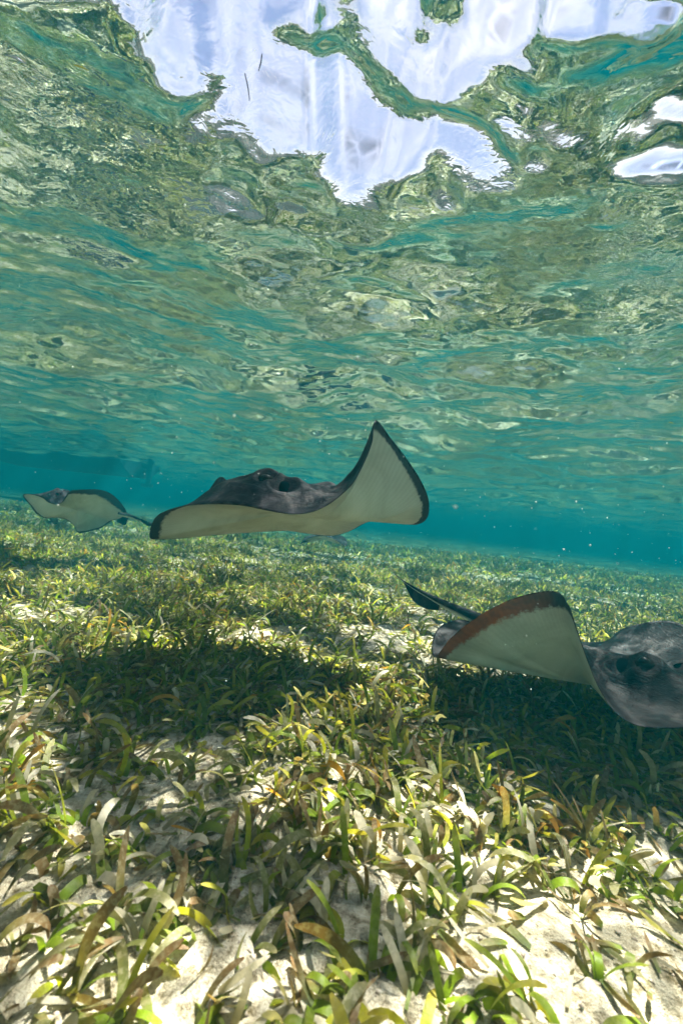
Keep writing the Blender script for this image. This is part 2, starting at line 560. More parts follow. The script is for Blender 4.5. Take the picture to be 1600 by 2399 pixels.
# G: 0 clear skin .. 1 dark rim, broken up by noise
ed = mathn(t, 'ADD', sp.outputs[1], mathn(t, 'MULTIPLY', mathn(t, 'SUBTRACT', nb_.outputs['Fac'], 0.5).outputs[0], 0.55).outputs[0])
edm = mapr(t, ed.outputs[0], 0.42, 0.60, 0, 1, True)
nl_ = noise(t, 5, 5, 0.65, tcn.outputs['Position'], 0.8)
botn = ramp(t, nl_.outputs['Fac'], [(0.33, (0.46, 0.46, 0.39)), (0.5, (0.62, 0.63, 0.55)), (0.68, (0.72, 0.73, 0.66))])
rimc = nd(t, 'ShaderNodeMixRGB')                      # B: rusty brown instead of slate rim
rimc.inputs['Color1'].default_value = (0.045, 0.045, 0.050, 1); rimc.inputs['Color2'].default_value = (0.40, 0.12, 0.05, 1)
rb = mathn(t, 'MULTIPLY', sp.outputs[2], mapr(t, na_.outputs['Fac'], 0.35, 0.6, 0.35, 1.1).outputs[0])
L.new(rb.outputs[0], rimc.inputs['Fac'])
af = nd(t, 'ShaderNodeAttribute', attribute_name='ray_form')
sf = nd(t, 'ShaderNodeSeparateColor'); L.new(af.outputs['Color'], sf.inputs[0])
fray = mathn(t, 'SINE', mathn(t, 'ADD', mathn(t, 'MULTIPLY', sf.outputs[1], 900.0).outputs[0], mathn(t, 'MULTIPLY', nl_.outputs['Fac'], 9.0).outputs[0]).outputs[0])
frm = mapr(t, mathn(t, 'MULTIPLY', fray.outputs[0], sf.outputs[0]).outputs[0], -1.0, 1.0, 0.90, 1.06)
frc = nd(t, 'ShaderNodeCombineColor')
for q in range(3): L.new(frm.outputs[0], frc.inputs[q])
tmt = nd(t, 'ShaderNodeVectorMath', operation='SCALE'); L.new(tm.outputs[0], tmt.inputs[0]); L.new(sf.outputs[2], tmt.inputs['Scale'])
bm_ = nd(t, 'ShaderNodeMixRGB'); L.new(edm.outputs[0], bm_.inputs['Fac']); L.new(botn.outputs[0], bm_.inputs['Color1']); L.new(rimc.outputs[0], bm_.inputs['Color2'])
sm = nd(t, 'ShaderNodeMixRGB'); L.new(sp.outputs[0], sm.inputs['Fac']); L.new(bm_.outputs[0], sm.inputs['Color1']); L.new(tmt.outputs[0], sm.inputs['Color2'])
smf = nd(t, 'ShaderNodeMixRGB', blend_type='MULTIPLY'); smf.inputs['Fac'].default_value = 1
L.new(sm.outputs[0], smf.inputs['Color1']); L.new(frc.outputs[0], smf.inputs['Color2'])
L.new(smf.outputs[0], bs.inputs['Base Color'])
bs.inputs['Roughness'].default_value = 0.5
bs.inputs['Specular IOR Level'].default_value = 0.05
bs.inputs['Subsurface Weight'].default_value = 0.0
bp = nd(t, 'ShaderNodeBump'); bp.inputs['Strength'].default_value = 0.35; bp.inputs['Distance'].default_value = 0.004
hh_ = mathn(t, 'ADD', mathn(t, 'MULTIPLY', nb_.outputs['Fac'], 0.5).outputs[0], mathn(t, 'MULTIPLY', nw_.outputs['Fac'], sp.outputs[0]).outputs[0])
bp.inputs['Strength'].default_value = 0.7
L.new(hh_.outputs[0], bp.inputs['Height']); L.new(bp.outputs[0], bs.inputs['Normal'])
trl = nd(t, 'ShaderNodeBsdfTranslucent'); trl.inputs['Color'].default_value = (0.75, 0.74, 0.68, 1)
mst = nd(t, 'ShaderNodeMixShader')
pale = mathn(t, 'SUBTRACT', 1.0, edm.outputs[0])
tf_ = mathn(t, 'MULTIPLY', mathn(t, 'MULTIPLY', sf.outputs[0], 0.38).outputs[0], mathn(t, 'ADD', mathn(t, 'MULTIPLY', pale.outputs[0], 0.8).outputs[0], 0.2).outputs[0])
tf2 = mathn(t, 'MULTIPLY', tf_.outputs[0], mapr(t, sp.outputs[0], 0, 1, 1.0, 0.10).outputs[0])
L.new(tf2.outputs[0], mst.inputs[0]); L.new(bs.outputs[0], mst.inputs[1]); L.new(trl.outputs[0], mst.inputs[2])
L.new(mst.outputs[0], out.inputs['Surface'])


def simple_mat(name, col, rough=0.5, spec=0.5, nscale=30, var=0.3):
    m, t, L = new_mat(name)
    o = nd(t, 'ShaderNodeOutputMaterial'); b = nd(t, 'ShaderNodeBsdfPrincipled')
    g = nd(t, 'ShaderNodeNewGeometry')
    n = noise(t, nscale, 4, 0.6, g.outputs['Position'])
    a = tuple(c * (1 - var) for c in col); z = tuple(min(1, c * (1 + var)) for c in col)
    r = ramp(t, n.outputs['Fac'], [(0.3, a), (0.7, z)])
    L.new(r.outputs[0], b.inputs['Base Color'])
    b.inputs['Roughness'].default_value = rough
    b.inputs['Specular IOR Level'].default_value = spec
    L.new(b.outputs[0], o.inputs['Surface'])
    return m


eye_m = simple_mat('ray_eye', (0.008, 0.008, 0.007), 0.35, 0.15)
hole_m = simple_mat('dark_opening', (0.003, 0.004, 0.005), 0.9, 0.0)
socket_shade_m = simple_mat('socket_shade', (0.012, 0.015, 0.014), 0.8, 0.02)  # near-black greenish colour standing in for the shadow in the eye socket


def catmull(pts, n):
    """closed smooth curve through the points, n samples"""
    P_ = np.array(pts, float); m = len(P_)
    u = np.linspace(0, m, n, endpoint=False)
    i = np.floor(u).astype(int); f = (u - i)[:, None]
    p0, p1, p2, p3 = P_[(i - 1) % m], P_[i % m], P_[(i + 1) % m], P_[(i + 2) % m]
    return 0.5 * (2 * p1 + (p2 - p0) * f + (2 * p0 - 5 * p1 + 4 * p2 - p3) * f ** 2 + (3 * p1 - p0 - 3 * p2 + p3) * f ** 3)


def catmull_open(pts, n):
    P_ = np.array(pts, float); m = len(P_)
    P_ = np.vstack([2 * P_[0] - P_[1], P_, 2 * P_[-1] - P_[-2]])
    u = np.linspace(0, m - 1.0001, n); i = np.floor(u).astype(int); f = (u - i)[:, None]
    p0, p1, p2, p3 = P_[i], P_[i + 1], P_[i + 2], P_[i + 3]
    return 0.5 * (2 * p1 + (p2 - p0) * f + (2 * p0 - 5 * p1 + 4 * p2 - p3) * f ** 2 + (3 * p1 - p0 - 3 * p2 + p3) * f ** 3)


def make_ray(label, loop, centre, dome, axis_px, up=(0, 0, 1), wide=0.8, group=None, eyes=True, bumps=(), bow=0.0,
             eye_px=(), dome_p=2.0, bow_far=None, dome_h=0.11, dome_s=(0.24, 0.15), NT=300, NRr=90, tone=1.0, wobble=0.006, belly=0.012):
    """loop: margin points (px, py, depth, rim width, rusty); centre: middle of the disc underside"""
    C = np.array(P(*centre))
    up = np.array(Vector(up).normalized())
    M = np.array([list(P(a, b, c)) + [d, e] for a, b, c, d, e in loop])
    M = catmull(M, NT)
    rim = M[:, 3]; rust = M[:, 4]; M = M[:, :3]
    A0 = np.array(P(*axis_px[0])); A1 = np.array(P(*axis_px[1]))     # tail base, nose
    ax = A1 - A0; ax -= up * (ax @ up); ax /= np.linalg.norm(ax)
    bx = np.cross(ax, up)
    r = np.linspace(0, 1, NRr) ** 0.8
    d = M - C
    dz = d @ up
    dp = d - dz[:, None] * up
    T = r[None, :, None]
    up_k = np.clip((dz - 0.02) / 0.10, 0, 1)
    bw = np.where(d @ np.array(fwd) > 0.05, bow if bow_far is None else bow_far, bow)
    bw = np.convolve(np.concatenate([bw[-6:], bw, bw[:6]]), np.ones(13) / 13, 'valid')
    f = r[None, :] ** (1 + (bw * up_k)[:, None])
    base = C + dp[:, None, :] * T + (dz[:, None] * f)[..., None] * up
    rel = base - C
    la = rel @ ax; lb = rel @ bx
    s = wide
    h = dome_h * np.exp(-(np.abs((la - dome[0] * s) / (dome_s[0] * s)) ** 2.2) - (np.abs(lb - dome[1] * s) / (dome_s[1] * s)) ** dome_p)
    edge_f = np.clip((1 - r) / 0.5, 0, 1)[None, :] ** 1.3
    h = h * np.clip((1 - r) / 0.22, 0, 1)[None, :] ** 0.6
    h = h + 0.020 * s * edge_f
    # pectoral muscle folds
    h = h + wobble * s * np.sin(lb / s * 60 + la / s * 14) * np.exp(-((np.abs(lb) / s - 0.22) / 0.07) ** 2) * edge_f * 0.6
    nz = fbm(la * 9 / s + 30, lb * 9 / s + 30, 3) - 0.5
    h = h + 0.018 * s * nz * edge_f
    def loc_ab(q):
        v = np.array(P(*q)) - C
        return v @ ax, v @ bx
    for (mp_, mh_, epx, spx_, rs_) in eye_px:
        ca, cb = loc_ab(mp_)
        h = h + mh_ * np.exp(-((la - ca) / (1.9 * rs_)) ** 2 - ((lb - cb) / (1.9 * rs_)) ** 2)
    for (bp_, bh, bs_) in bumps:
        ba, bb_ = loc_ab(bp_)
        h = h + bh * np.exp(-((la - ba) / bs_) ** 2 - ((lb - bb_) / bs_) ** 2)
    h = h + 0.006 * s * (fbm(la * 34 / s + 70, lb * 34 / s + 50, 3) - 0.5) * edge_f + 0.005 * s * (fbm(la * 12 / s + 9, lb * 60 / s + 5, 2) - 0.5) * edge_f
    for (mp_, mh_, epx, spx_, rs_) in eye_px:           # hollow round the spiracle, brow over the eye
        t0_ = base + h[..., None] * up
        a_, b_, c_ = toPx(t0_[..., 0], t0_[..., 1], t0_[..., 2])
        for q_, dep, rr_ in ((spx_, 1.0, 1.15), (epx, 0.45, 1.0)):
            e_ = (a_ - q_[0]) ** 2 + (b_ - q_[1]) ** 2 + (c_ - c_.min()) ** 2 * 400
            e_[:, :2] += 1e6; e_[:, -3:] += 1e6
            i_ = np.unravel_index(np.argmin(e_), e_.shape)
            dd_ = np.sqrt((la - la[i_]) ** 2 + (lb - lb[i_]) ** 2) / rs_
            h = h - dep * rs_ * np.exp(-(dd_ / (0.85 * rr_)) ** 2) + 0.40 * rs_ * np.exp(-((dd_ - 1.55 * rr_) / 0.5) ** 2)
    top = base + h[..., None] * up + 0.0
    bot = base - ((belly * s * np.clip((1 - r ** 2), 0, 1))[None, :] + 0.0)[..., None] * up
    # thickness at the margin
    bot[:, -1] = top[:, -1]
    nT, nR = NT, NRr
    V = np.vstack([top.reshape(-1, 3), bot.reshape(-1, 3)])
    F1 = grid_faces(nT, nR, wrap=True)
    F2 = F1[:, ::-1] + nT * nR
    sideA = np.ones((nT, nR)); sideB = np.zeros((nT, nR))
    # underside rim darkness: 1 at the margin falling off across the rim width
    dist = (1 - r)[None, :] * np.linalg.norm(d, axis=1)[:, None]
    g = np.clip(1 - dist / (rim[:, None] * 2 + 1e-4), 0, 1)
    ru = np.repeat(rust[:, None], nR, 1)
    thin = np.clip(1 - dist / (0.16 * s), 0, 1)
    th_ = np.repeat(((np.arange(nT) / nT) % 1.0)[:, None], nR, 1)
    ex_ = np.stack([thin, th_, np.full((nT, nR), tone)], -1).reshape(-1, 3)
    ex_ = np.vstack([ex_, ex_])
    colr = np.vstack([np.stack([sideA, g, ru], -1).reshape(-1, 3), np.stack([sideB, g, ru], -1).reshape(-1, 3)])
    root = empty('stingray', Vector(C.tolist()))
    tag(root, label, 'stingray', group)
    V2 = V
    body = mesh_np('body', V2, np.vstack([F1, F2]), skin, cols={'ray': colr, 'ray_form': ex_}, parent=root)
    bmm = bmesh.new(); bmm.from_mesh(body.data)
    bmesh.ops.remove_doubles(bmm, verts=bmm.verts, dist=1e-5)
    bmesh.ops.recalc_face_normals(bmm, faces=bmm.faces)
    bmm.to_mesh(body.data); bmm.free()

    def surf_pt(a_, b_):
        q = (la - a_) ** 2 + (lb - b_) ** 2
        i = np.unravel_index(np.argmin(q), q.shape)
        return top[i]
    gu = np.gradient(top, axis=0); gv = np.gradient(top, axis=1)
    NN = np.cross(gu, gv); NN /= (np.linalg.norm(NN, axis=2, keepdims=True) + 1e-9)
    NN *= np.sign((NN @ up))[..., None]
    tpx, tpy, td = toPx(top[..., 0], top[..., 1], top[..., 2])

    def seen(q):
        """nearest point of the back that shows at photo pixel q"""
        e_ = (tpx - q[0]) ** 2 + (tpy - q[1]) ** 2 + (td - td.min()) ** 2 * 400
        e_[:, :2] += 1e6; e_[:, -3:] += 1e6
        i_ = np.unravel_index(np.argmin(e_), e_.shape)
        return Vector(top[i_].tolist()), Vector(NN[i_].tolist())
    for (mp_, mh_, epx, spx_, rs_) in eye_px:
        for nm_, q_, rx, ry_, rz_, sink, mat_ in (('spiracle', spx_, 0.85, 1.05, 0.22, 0.0, hole_m), ('eye_socket', epx, 0.95, 0.80, 0.32, 0.0, socket_shade_m), ('eye', epx, 0.60, 0.52, 0.46, -0.10, eye_m)):
            pos, nrm = seen(q_)
            bmm = bmesh.new()
            bmesh.ops.create_uvsphere(bmm, u_segments=24, v_segments=16, radius=rs_)
            for v in bmm.verts:
                wob = 1 + 0.07 * math.sin(3 * math.atan2(v.co.y, v.co.x) + q_[0])
                v.co = Vector((v.co.x * rx * wob, v.co.y * ry_ * wob, v.co.z * rz_))
            bmm.transform(nrm.to_track_quat('Z', 'Y').to_matrix().to_4x4())
            me = bpy.data.meshes.new(nm_); bmm.to_mesh(me); bmm.free()
            for po in me.polygons: po.use_smooth = True
            me.materials.append(mat_)
            e = bpy.data.objects.new(nm_, me); COL.objects.link(e)
            e.parent = root; e.location = pos - nrm * rs_ * sink - Vector(root.location)
    return root


def tube(name, pts, radii, mat, parent, n=60, k=12, flat=1.0, col=None):
    Q = catmull_open([list(p) + [r] for p, r in zip(pts, radii)], n)
    V = []; tgt = np.gradient(Q[:, :3], axis=0)
    for i in range(n):
        tv = Vector(tgt[i].tolist()).normalized()
        sd = tv.cross(Vector((0, 0, 1))).normalized(); uu = sd.cross(tv).normalized()
        for j in range(k):
            a = 2 * math.pi * j / k
            V.append(np.array(Vector(Q[i, :3].tolist()) + sd * math.cos(a) * Q[i, 3] + uu * math.sin(a) * Q[i, 3] * flat))
    V = np.array(V)
    F = []
    for i in range(n - 1):
        for j in range(k):
            F.append((i * k + j, i * k + (j + 1) % k, (i + 1) * k + (j + 1) % k, (i + 1) * k + j))
    cc = np.zeros((len(V), 3))
    ang = np.tile(np.sin(2 * np.pi * np.arange(k) / k), n)
    cc[:, 0] = np.clip((ang + 0.35) * 3, 0, 1)
    return mesh_np(name, V, F, mat, cols={'ray': cc, 'ray_form': np.tile((0, 0, .8), (len(V), 1))}, parent=parent)


def sheet(name, ra, rb, mat, parent, n=30, th=0.003, side=1.0, rimc=1.0):
    """thin closed fin between two edge curves"""
    A = catmull_open([list(p) for p in ra], n); B = catmull_open([list(p) for p in rb], n)
    m = 7
    G = np.array([A * (1 - q) + B * q for q in np.linspace(0, 1, m)]).transpose(1, 0, 2)
    du = np.gradient(G, axis=0); dv = np.gradient(G, axis=1)
    N = np.cross(du, dv); N /= (np.linalg.norm(N, axis=2, keepdims=True) + 1e-9)
    q = np.linspace(0, 1, m)
    w = (np.sin(np.pi * np.clip(q * 0.93 + 0.05, 0, 1)) ** 0.5)[None, :, None]
    V = np.vstack([(G + N * th * w).reshape(-1, 3), (G - N * th * w).reshape(-1, 3)])
    F1 = grid_faces(n, m); F2 = F1[:, ::-1] + n * m
    b = []
    for i in range(n - 1):
        b.append((i * m, i * m + n * m, (i + 1) * m + n * m, (i + 1) * m))
        b.append((i * m + m - 1, (i + 1) * m + m - 1, (i + 1) * m + m - 1 + n * m, i * m + m - 1 + n * m))
    for j in range(m - 1):
        b.append((j, j + 1, j + 1 + n * m, j + n * m))
        o_ = (n - 1) * m
        b.append((o_ + j, o_ + j + n * m, o_ + j + 1 + n * m, o_ + j + 1))
    cc = np.zeros((len(V), 3)); cc[:, 0] = side; cc[:, 1] = rimc
    ob = mesh_np(name, V, np.vstack([F1, F2, np.array(b)]), mat, cols={'ray': cc, 'ray_form': np.tile((0, 0, .8), (len(V), 1))}, parent=parent)
    bmm = bmesh.new(); bmm.from_mesh(ob.data)
    bmesh.ops.recalc_face_normals(bmm, faces=bmm.faces); bmm.to_mesh(ob.data); bmm.free()
    return ob


# the ray in the middle, gliding towards the camera with one wing lifted
loop_mid = [
    (352, 1260, 1.31, .030, 0), (356, 1228, 1.28, .030, 0), (376, 1203, 1.24, .024, 0), (430, 1185, 1.19, .010, 0), (500, 1181, 1.13, .006, 0),
    (570, 1185, 1.09, .006, 0), (630, 1197, 1.06, .005, 0), (690, 1205, 1.05, .005, 0), (740, 1197, 1.06, .005, 0), (785, 1172, 1.08, .005, 0),
    (826, 1132, 1.11, .006, 0), (852, 1086, 1.15, .006, 0), (872, 1036, 1.19, .006, 0), (880, 984, 1.24, .008, 0),
    (918, 1030, 1.30, .006, 0), (953, 1075, 1.34, .010, 0), (985, 1125, 1.38, .016, 0), (1004, 1172, 1.41, .022, 0), (1001, 1212, 1.44, .024, 0),
    (975, 1229, 1.47, .016, 0), (925, 1225, 1.51, .006, 0), (866, 1222, 1.55, .003, 0), (822, 1243, 1.58, .002, 0), (780, 1255, 1.60, .002, 0),
    (725, 1251, 1.62, .002, 0), (670, 1244, 1.62, .002, 0), (600, 1247, 1.58, .002, 0), (510, 1253, 1.50, .003, 0), (420, 1262, 1.40, .010, 0), (370, 1264, 1.34, .010, 0)]
ray1 = make_ray('slate grey stingray gliding mid-water with one wing tip raised high, in the middle', loop_mid,
                (650, 1205, 1.36), (0.02, 0.0), ((610, 1230, 1.62), (680, 1205, 1.06)), wide=0.8, group='stingrays',
                dome_h=0.088, dome_s=(0.30, 0.30), dome_p=5.0, bow=4.2, bow_far=3.0, belly=0.0,
                eye_px=(((634, 1150, 1.27), 0.026, (622, 1122), (666, 1142), 0.025),),
                bumps=(((790, 1150, 1.42), 0.03, 0.07), ((507, 1165, 1.30), 0.036, 0.026), ((560, 1170, 1.36), 0.012, 0.05), ((690, 1150, 1.22), 0.012, 0.05), ((720, 1160, 1.15), 0.008, 0.02), ((590, 1170, 1.14), 0.006, 0.02)))
tube('tail', [P(640, 1225, 1.58), P(625, 1215, 1.8), P(615, 1208, 2.1), P(620, 1200, 2.45)], [0.022, 0.013, 0.007, 0.002], skin, ray1)

# the near ray on the right, low over the grass
loop_r = [
    (1700, 1690, .84, .004, 0), (1640, 1703, .83, .004, 0), (1560, 1706, .82, .005, 0), (1490, 1699, .82, .006, 0), (1440, 1668, .83, .007, 0), (1400, 1607, .86, .009, 0),
    (1372, 1535, .90, .012, 0), (1350, 1470, .94, .015, 0), (1330, 1415, .98, .020, 0), (1302, 1386, 1.02, .030, 0),
    (1245, 1390, 1.05, .034, .5), (1180, 1411, 1.09, .036, .95), (1110, 1450, 1.14, .036, 1), (1055, 1495, 1.19, .034, .9), (1018, 1540, 1.23, .026, .4),
    (1012, 1505, 1.32, .02, 0), (1030, 1468, 1.40, .01, 0), (1075, 1452, 1.47, .01, 0), (1130, 1462, 1.52, .01, 0), (1220, 1478, 1.60, .01, 0), (1330, 1500, 1.62, .01, 0),
    (1415, 1502, 1.58, .01, 0), (1455, 1474, 1.53, .01, 0), (1520, 1457, 1.46, .01, 0), (1575, 1456, 1.40, .01, 0), (1625, 1480, 1.33, .01, 0),
    (1690, 1550, 1.18, .01, 0), (1735, 1625, 1.02, .008, 0), (1740, 1670, .91, .005, 0)]
ray2 = make_ray('dark stingray low over the seagrass at the right edge, pale wing curled up', loop_r,
                (1395, 1600, 1.12), (0.04, 0.0), ((1120, 1470, 1.48), (1640, 1700, .85)), wide=0.78, group='stingrays',
                dome_h=0.072, dome_s=(0.36, 0.125), dome_p=2.2, tone=0.33, bow=0.7, bow_far=3.0, belly=0.010,
                eye_px=(((1512, 1590, .98), 0.018, (1510, 1552), (1458, 1560), 0.021), ((1610, 1590, 1.08), 0.02, (1618, 1560), (1590, 1556), 0.015)))
tl = tube('tail', [P(1150, 1465, 1.42), P(1090, 1438, 1.52), P(1030, 1410, 1.62), P(985, 1386, 1.70), P(950, 1365, 1.78), P(925, 1346, 1.85)],
          [0.026, 0.020, 0.014, 0.008, 0.004, 0.0015], skin, ray2)
sheet('tail_fin', [P(1030, 1416, 1.61), P(1000, 1400, 1.66), P(975, 1385, 1.71), P(948, 1366, 1.77)],
      [P(1026, 1430, 1.60), P(998, 1426, 1.64), P(968, 1408, 1.70), P(947, 1368, 1.77)], skin, ray2, th=0.002)

# the ray in the distance on the left, banking with its belly to the camera
zl = 2.75
loop_l = [
    (54, 1161, zl, .010, 0), (66, 1157, zl - .03, .010, 0), (84, 1160, zl - .05, .010, 0), (100, 1167, zl - .1, .008, 0), (114, 1177, zl - .14, .006, 0), (130, 1181, zl - .17, .006, 0),
    (146, 1176, zl - .18, .008, 0), (156, 1160, zl - .2, .02, 0), (168, 1149, zl - .2, .04, 0), (195, 1147, zl - .18, .06, 0), (232, 1147, zl - .12, .07, 0), (258, 1155, zl - .05, .07, 0),
    (280, 1173, zl + .05, .06, 0), (297, 1198, zl + .15, .03, 0), (292, 1212, zl + .2, .01, 0), (262, 1220, zl + .22, .008, 0), (240, 1236, zl + .18, .012, 0), (208, 1246, zl + .12, .014, 0),
    (184, 1248, zl + .1, .012, 0), (176, 1234, zl + .1, .006, 0), (158, 1219, zl + .1, .01, 0), (135, 1213, zl + .08, .01, 0), (106, 1214, zl + .06, .015, 0), (86, 1203, zl + .04, .015, 0), (70, 1182, zl + .02, .012, 0)]
ray3 = make_ray('distant grey stingray banking on the left with its belly showing and tail trailing right', loop_l,
                (185, 1195, zl + .03), (0.12, 0.05), ((300, 1202, zl + .15), (130, 1180, zl - .17)), up=(0, 0.55, 0.83), wide=0.62, group='stingrays',
                dome_h=0.10, dome_s=(0.26, 0.17), eye_px=(((122, 1165, zl - .05), 0.02, (118, 1158), (136, 1158), 0.011),), NT=160, NRr=36, belly=0.006)
tube('tail', [P(278, 1204, zl + .08), P(300, 1208, zl + .12), P(325, 1217, zl + .16), P(352, 1226, zl + .2), P(400, 1236, zl + .3)], [0.014, 0.014, 0.011, 0.007, 0.002], skin, ray3)
sheet('pelvic_fin', [P(297, 1203, zl + .14), P(285, 1212, zl + .15), P(272, 1220, zl + .16)], [P(302, 1212, zl + .13), P(294, 1230, zl + .14), P(277, 1224, zl + .15)], skin, ray3, n=14)
sheet('tail_fin', [P(330, 1219, zl + .16), P(345, 1224, zl + .18), P(362, 1228, zl + .2)], [P(332, 1222, zl + .16), P(347, 1232, zl + .18), P(361, 1231, zl + .2)], skin, ray3, n=14)

# one more, almost lost in the blue behind
zf = 4.6
loop_f = [(704, 1275, zf, .01, 0), (716, 1264, zf, .01, 0), (738, 1257, zf - .05, .01, 0), (760, 1256, zf - .15, .01, 0), (780, 1262, zf - .15, .01, 0), (797, 1272, zf, .02, 0), (812, 1280, zf + .05, .02, 0),
          (812, 1266, zf + .2, .02, 0), (800, 1255, zf + .35, .01, 0), (770, 1250, zf + .5, .01, 0), (740, 1251, zf + .5, .01, 0), (716, 1258, zf + .3, .01, 0)]
ray4 = make_ray('faint far stingray half lost in the turquoise water below the middle ray', loop_f, (758, 1262, zf + .15), (0, 0),
                ((758, 1254, zf + .45), (760, 1260, zf - .15)), wide=0.5, group='stingrays', dome_h=0.05, dome_s=(.25, .16), NT=80, NRr=20)
tube('tail', [P(758, 1256, zf + .45), P(745, 1254, zf + .8), P(740, 1250, zf + 1.2)], [0.015, 0.008, 0.002], skin, ray4, n=24, k=8)

# ------------------------------------------------------------------ boat, only a shade in the water at the left
hull_m = simple_mat('boat_hull_paint', (0.05, 0.055, 0.06), 0.6, 0.3, 4)
metal_m = simple_mat('engine_paint', (0.03, 0.03, 0.032), 0.5, 0.4, 8)
boat_at = P(335, 1075, 12.5); boat_at = Vector((boat_at.x, boat_at.y, SURF))
boat = empty('boat', boat_at)
tag(boat, 'dim dark hull of a moored skiff far off at the left, on the surface', 'boat')
secs = []
nl, nk = 22, 11
for i in range(nl):
    u = i / (nl - 1)                                   # 0 stern .. 1 bow
    half = 0.95 * (1 - max(0, (u - 0.45) / 0.55) ** 2.2) + 0.02
    keel = -0.42 + 0.35 * max(0, (u - 0.7) / 0.3) ** 2
    for j in range(nk):
        v = -1 + 2 * j / (nk - 1)
        zz = keel + (Z_TOP - SURF - 0.03 - keel) * abs(v) ** 2.2
        secs.append(((-u * 6.0) * 0.97 + v * half * 0.24, v * half * 0.97 + u * 6 * 0.24, zz))
mesh_np('hull', np.array(secs) + np.array(boat_at), grid_faces(nl, nk), hull_m, parent=boat)
tr_ = [tuple(np.array(secs[j]) + np.array(boat_at)) for j in range(nk)]
me = bpy.data.meshes.new('transom'); me.from_pydata(tr_, [], [tuple(range(nk))]); me.materials.append(hull_m)
o = bpy.data.objects.new('transom', me); COL.objects.link(o); o.parent = boat; o.matrix_parent_inverse = Matrix.Translation(-Vector(boat.location))
bmm = bmesh.new()


def bx(bm, c, s_, taper=1.0):
    r_ = bmesh.ops.create_cube(bm, size=1)
    for v in r_['verts']:
        k_ = taper if v.co.z < 0 else 1
        v.co = Vector((v.co.x * s_[0] * k_ + c[0], v.co.y * s_[1] * k_ + c[1], v.co.z * s_[2] + c[2]))
    bmesh.ops.bevel(bm, geom=[e for e in bm.edges if e.verts[0] in r_['verts']], offset=0.02, segments=2, affect='EDGES')


bb = boat_at
bx(bmm, (bb.x + 0.22, bb.y, bb.z - 0.02), (0.30, 0.34, 0.20))
bx(bmm, (bb.x + 0.24, bb.y, bb.z - 0.28), (0.17, 0.10, 0.62), 0.8)
bx(bmm, (bb.x + 0.22, bb.y, bb.z - 0.60), (0.34, 0.10, 0.10))
me = bpy.data.meshes.new('outboard_motor'); bmm.to_mesh(me); bmm.free(); me.materials.append(metal_m)
o = bpy.data.objects.new('outboard_motor', me); COL.objects.link(o); o.parent = boat; o.matrix_parent_inverse = Matrix.Translation(-Vector(boat.location))

# ------------------------------------------------------------------ seagrass
leaf, t, L = new_mat('seagrass_leaf')
out = nd(t, 'ShaderNodeOutputMaterial'); bs = nd(t, 'ShaderNodeBsdfPrincipled')
at = nd(t, 'ShaderNodeAttribute', attribute_name='leaf')
geo = nd(t, 'ShaderNodeNewGeometry')
nn = noise(t, 140, 4, 0.7, geo.outputs['Position'])
nm = noise(t, 38, 3, 0.6, geo.outputs['Position'])
coat = mapr(t, nn.outputs['Fac'], 0.46, 0.62, 0.0, 1.0, True)
cf = mathn(t, 'MULTIPLY', coat.outputs[0], mathn(t, 'MULTIPLY', at.outputs['Alpha'], 0.75).outputs[0])
mxc = nd(t, 'ShaderNodeMixRGB'); mxc.inputs['Color2'].default_value = (0.33, 0.31, 0.23, 1)   # chalky growth on old blades
L.new(cf.outputs[0], mxc.inputs['Fac']); L.new(at.outputs['Color'], mxc.inputs['Color1'])
vr = ramp(t, nm.outputs['Fac'], [(0.3, (0.6, 0.6, 0.55)), (0.65, (1.15, 1.12, 1.05))])
mm = nd(t, 'ShaderNodeMixRGB', blend_type='MULTIPLY'); mm.inputs['Fac'].default_value = 1
L.new(mxc.outputs[0], mm.inputs['Color1']); L.new(vr.outputs[0], mm.inputs['Color2'])
L.new(mm.outputs[0], bs.inputs['Base Color'])
bs.inputs['Roughness'].default_value = 0.42; bs.inputs['Specular IOR Level'].default_value = 0.14
bp = nd(t, 'ShaderNodeBump'); bp.inputs['Strength'].default_value = 0.4; bp.inputs['Distance'].default_value = 0.002
L.new(nn.outputs['Fac'], bp.inputs['Height']); L.new(bp.outputs[0], bs.inputs['Normal'])
tl_ = nd(t, 'ShaderNodeBsdfTranslucent')
tg = nd(t, 'ShaderNodeMixRGB', blend_type='MULTIPLY'); tg.inputs['Fac'].default_value = 1
tg.inputs['Color2'].default_value = (1.7, 1.6, 0.7, 1)
L.new(mm.outputs[0], tg.inputs['Color1']); L.new(tg.outputs[0], tl_.inputs['Color'])
mxs = nd(t, 'ShaderNodeMixShader'); mxs.inputs[0].default_value = 0.48
L.new(bs.outputs[0], mxs.inputs[1]); L.new(tl_.outputs[0], mxs.inputs[2]); L.new(mxs.outputs[0], out.inputs['Surface'])

#          base colour            middle                 tip              coat  share
TYPES = [((.14, .22, .008), (.12, .18, .010), (.15, .17, .02), .30, .33),      # fresh green
         ((.19, .25, .010), (.26, .28, .02), (.33, .28, .06), .40, .22),       # yellow green
         ((.11, .16, .02), (.16, .17, .06), (.24, .22, .12), .95, .17),        # coated grey green
         ((.09, .13, .02), (.15, .11, .045), (.19, .11, .055), .65, .18),      # brown ended
         ((.15, .20, .02), (.38, .22, .03), (.42, .20, .03), .30, .022),        # orange ended
         ((.30, .27, .20), (.42, .39, .32), (.52, .48, .43), .80, .13)]        # bleached


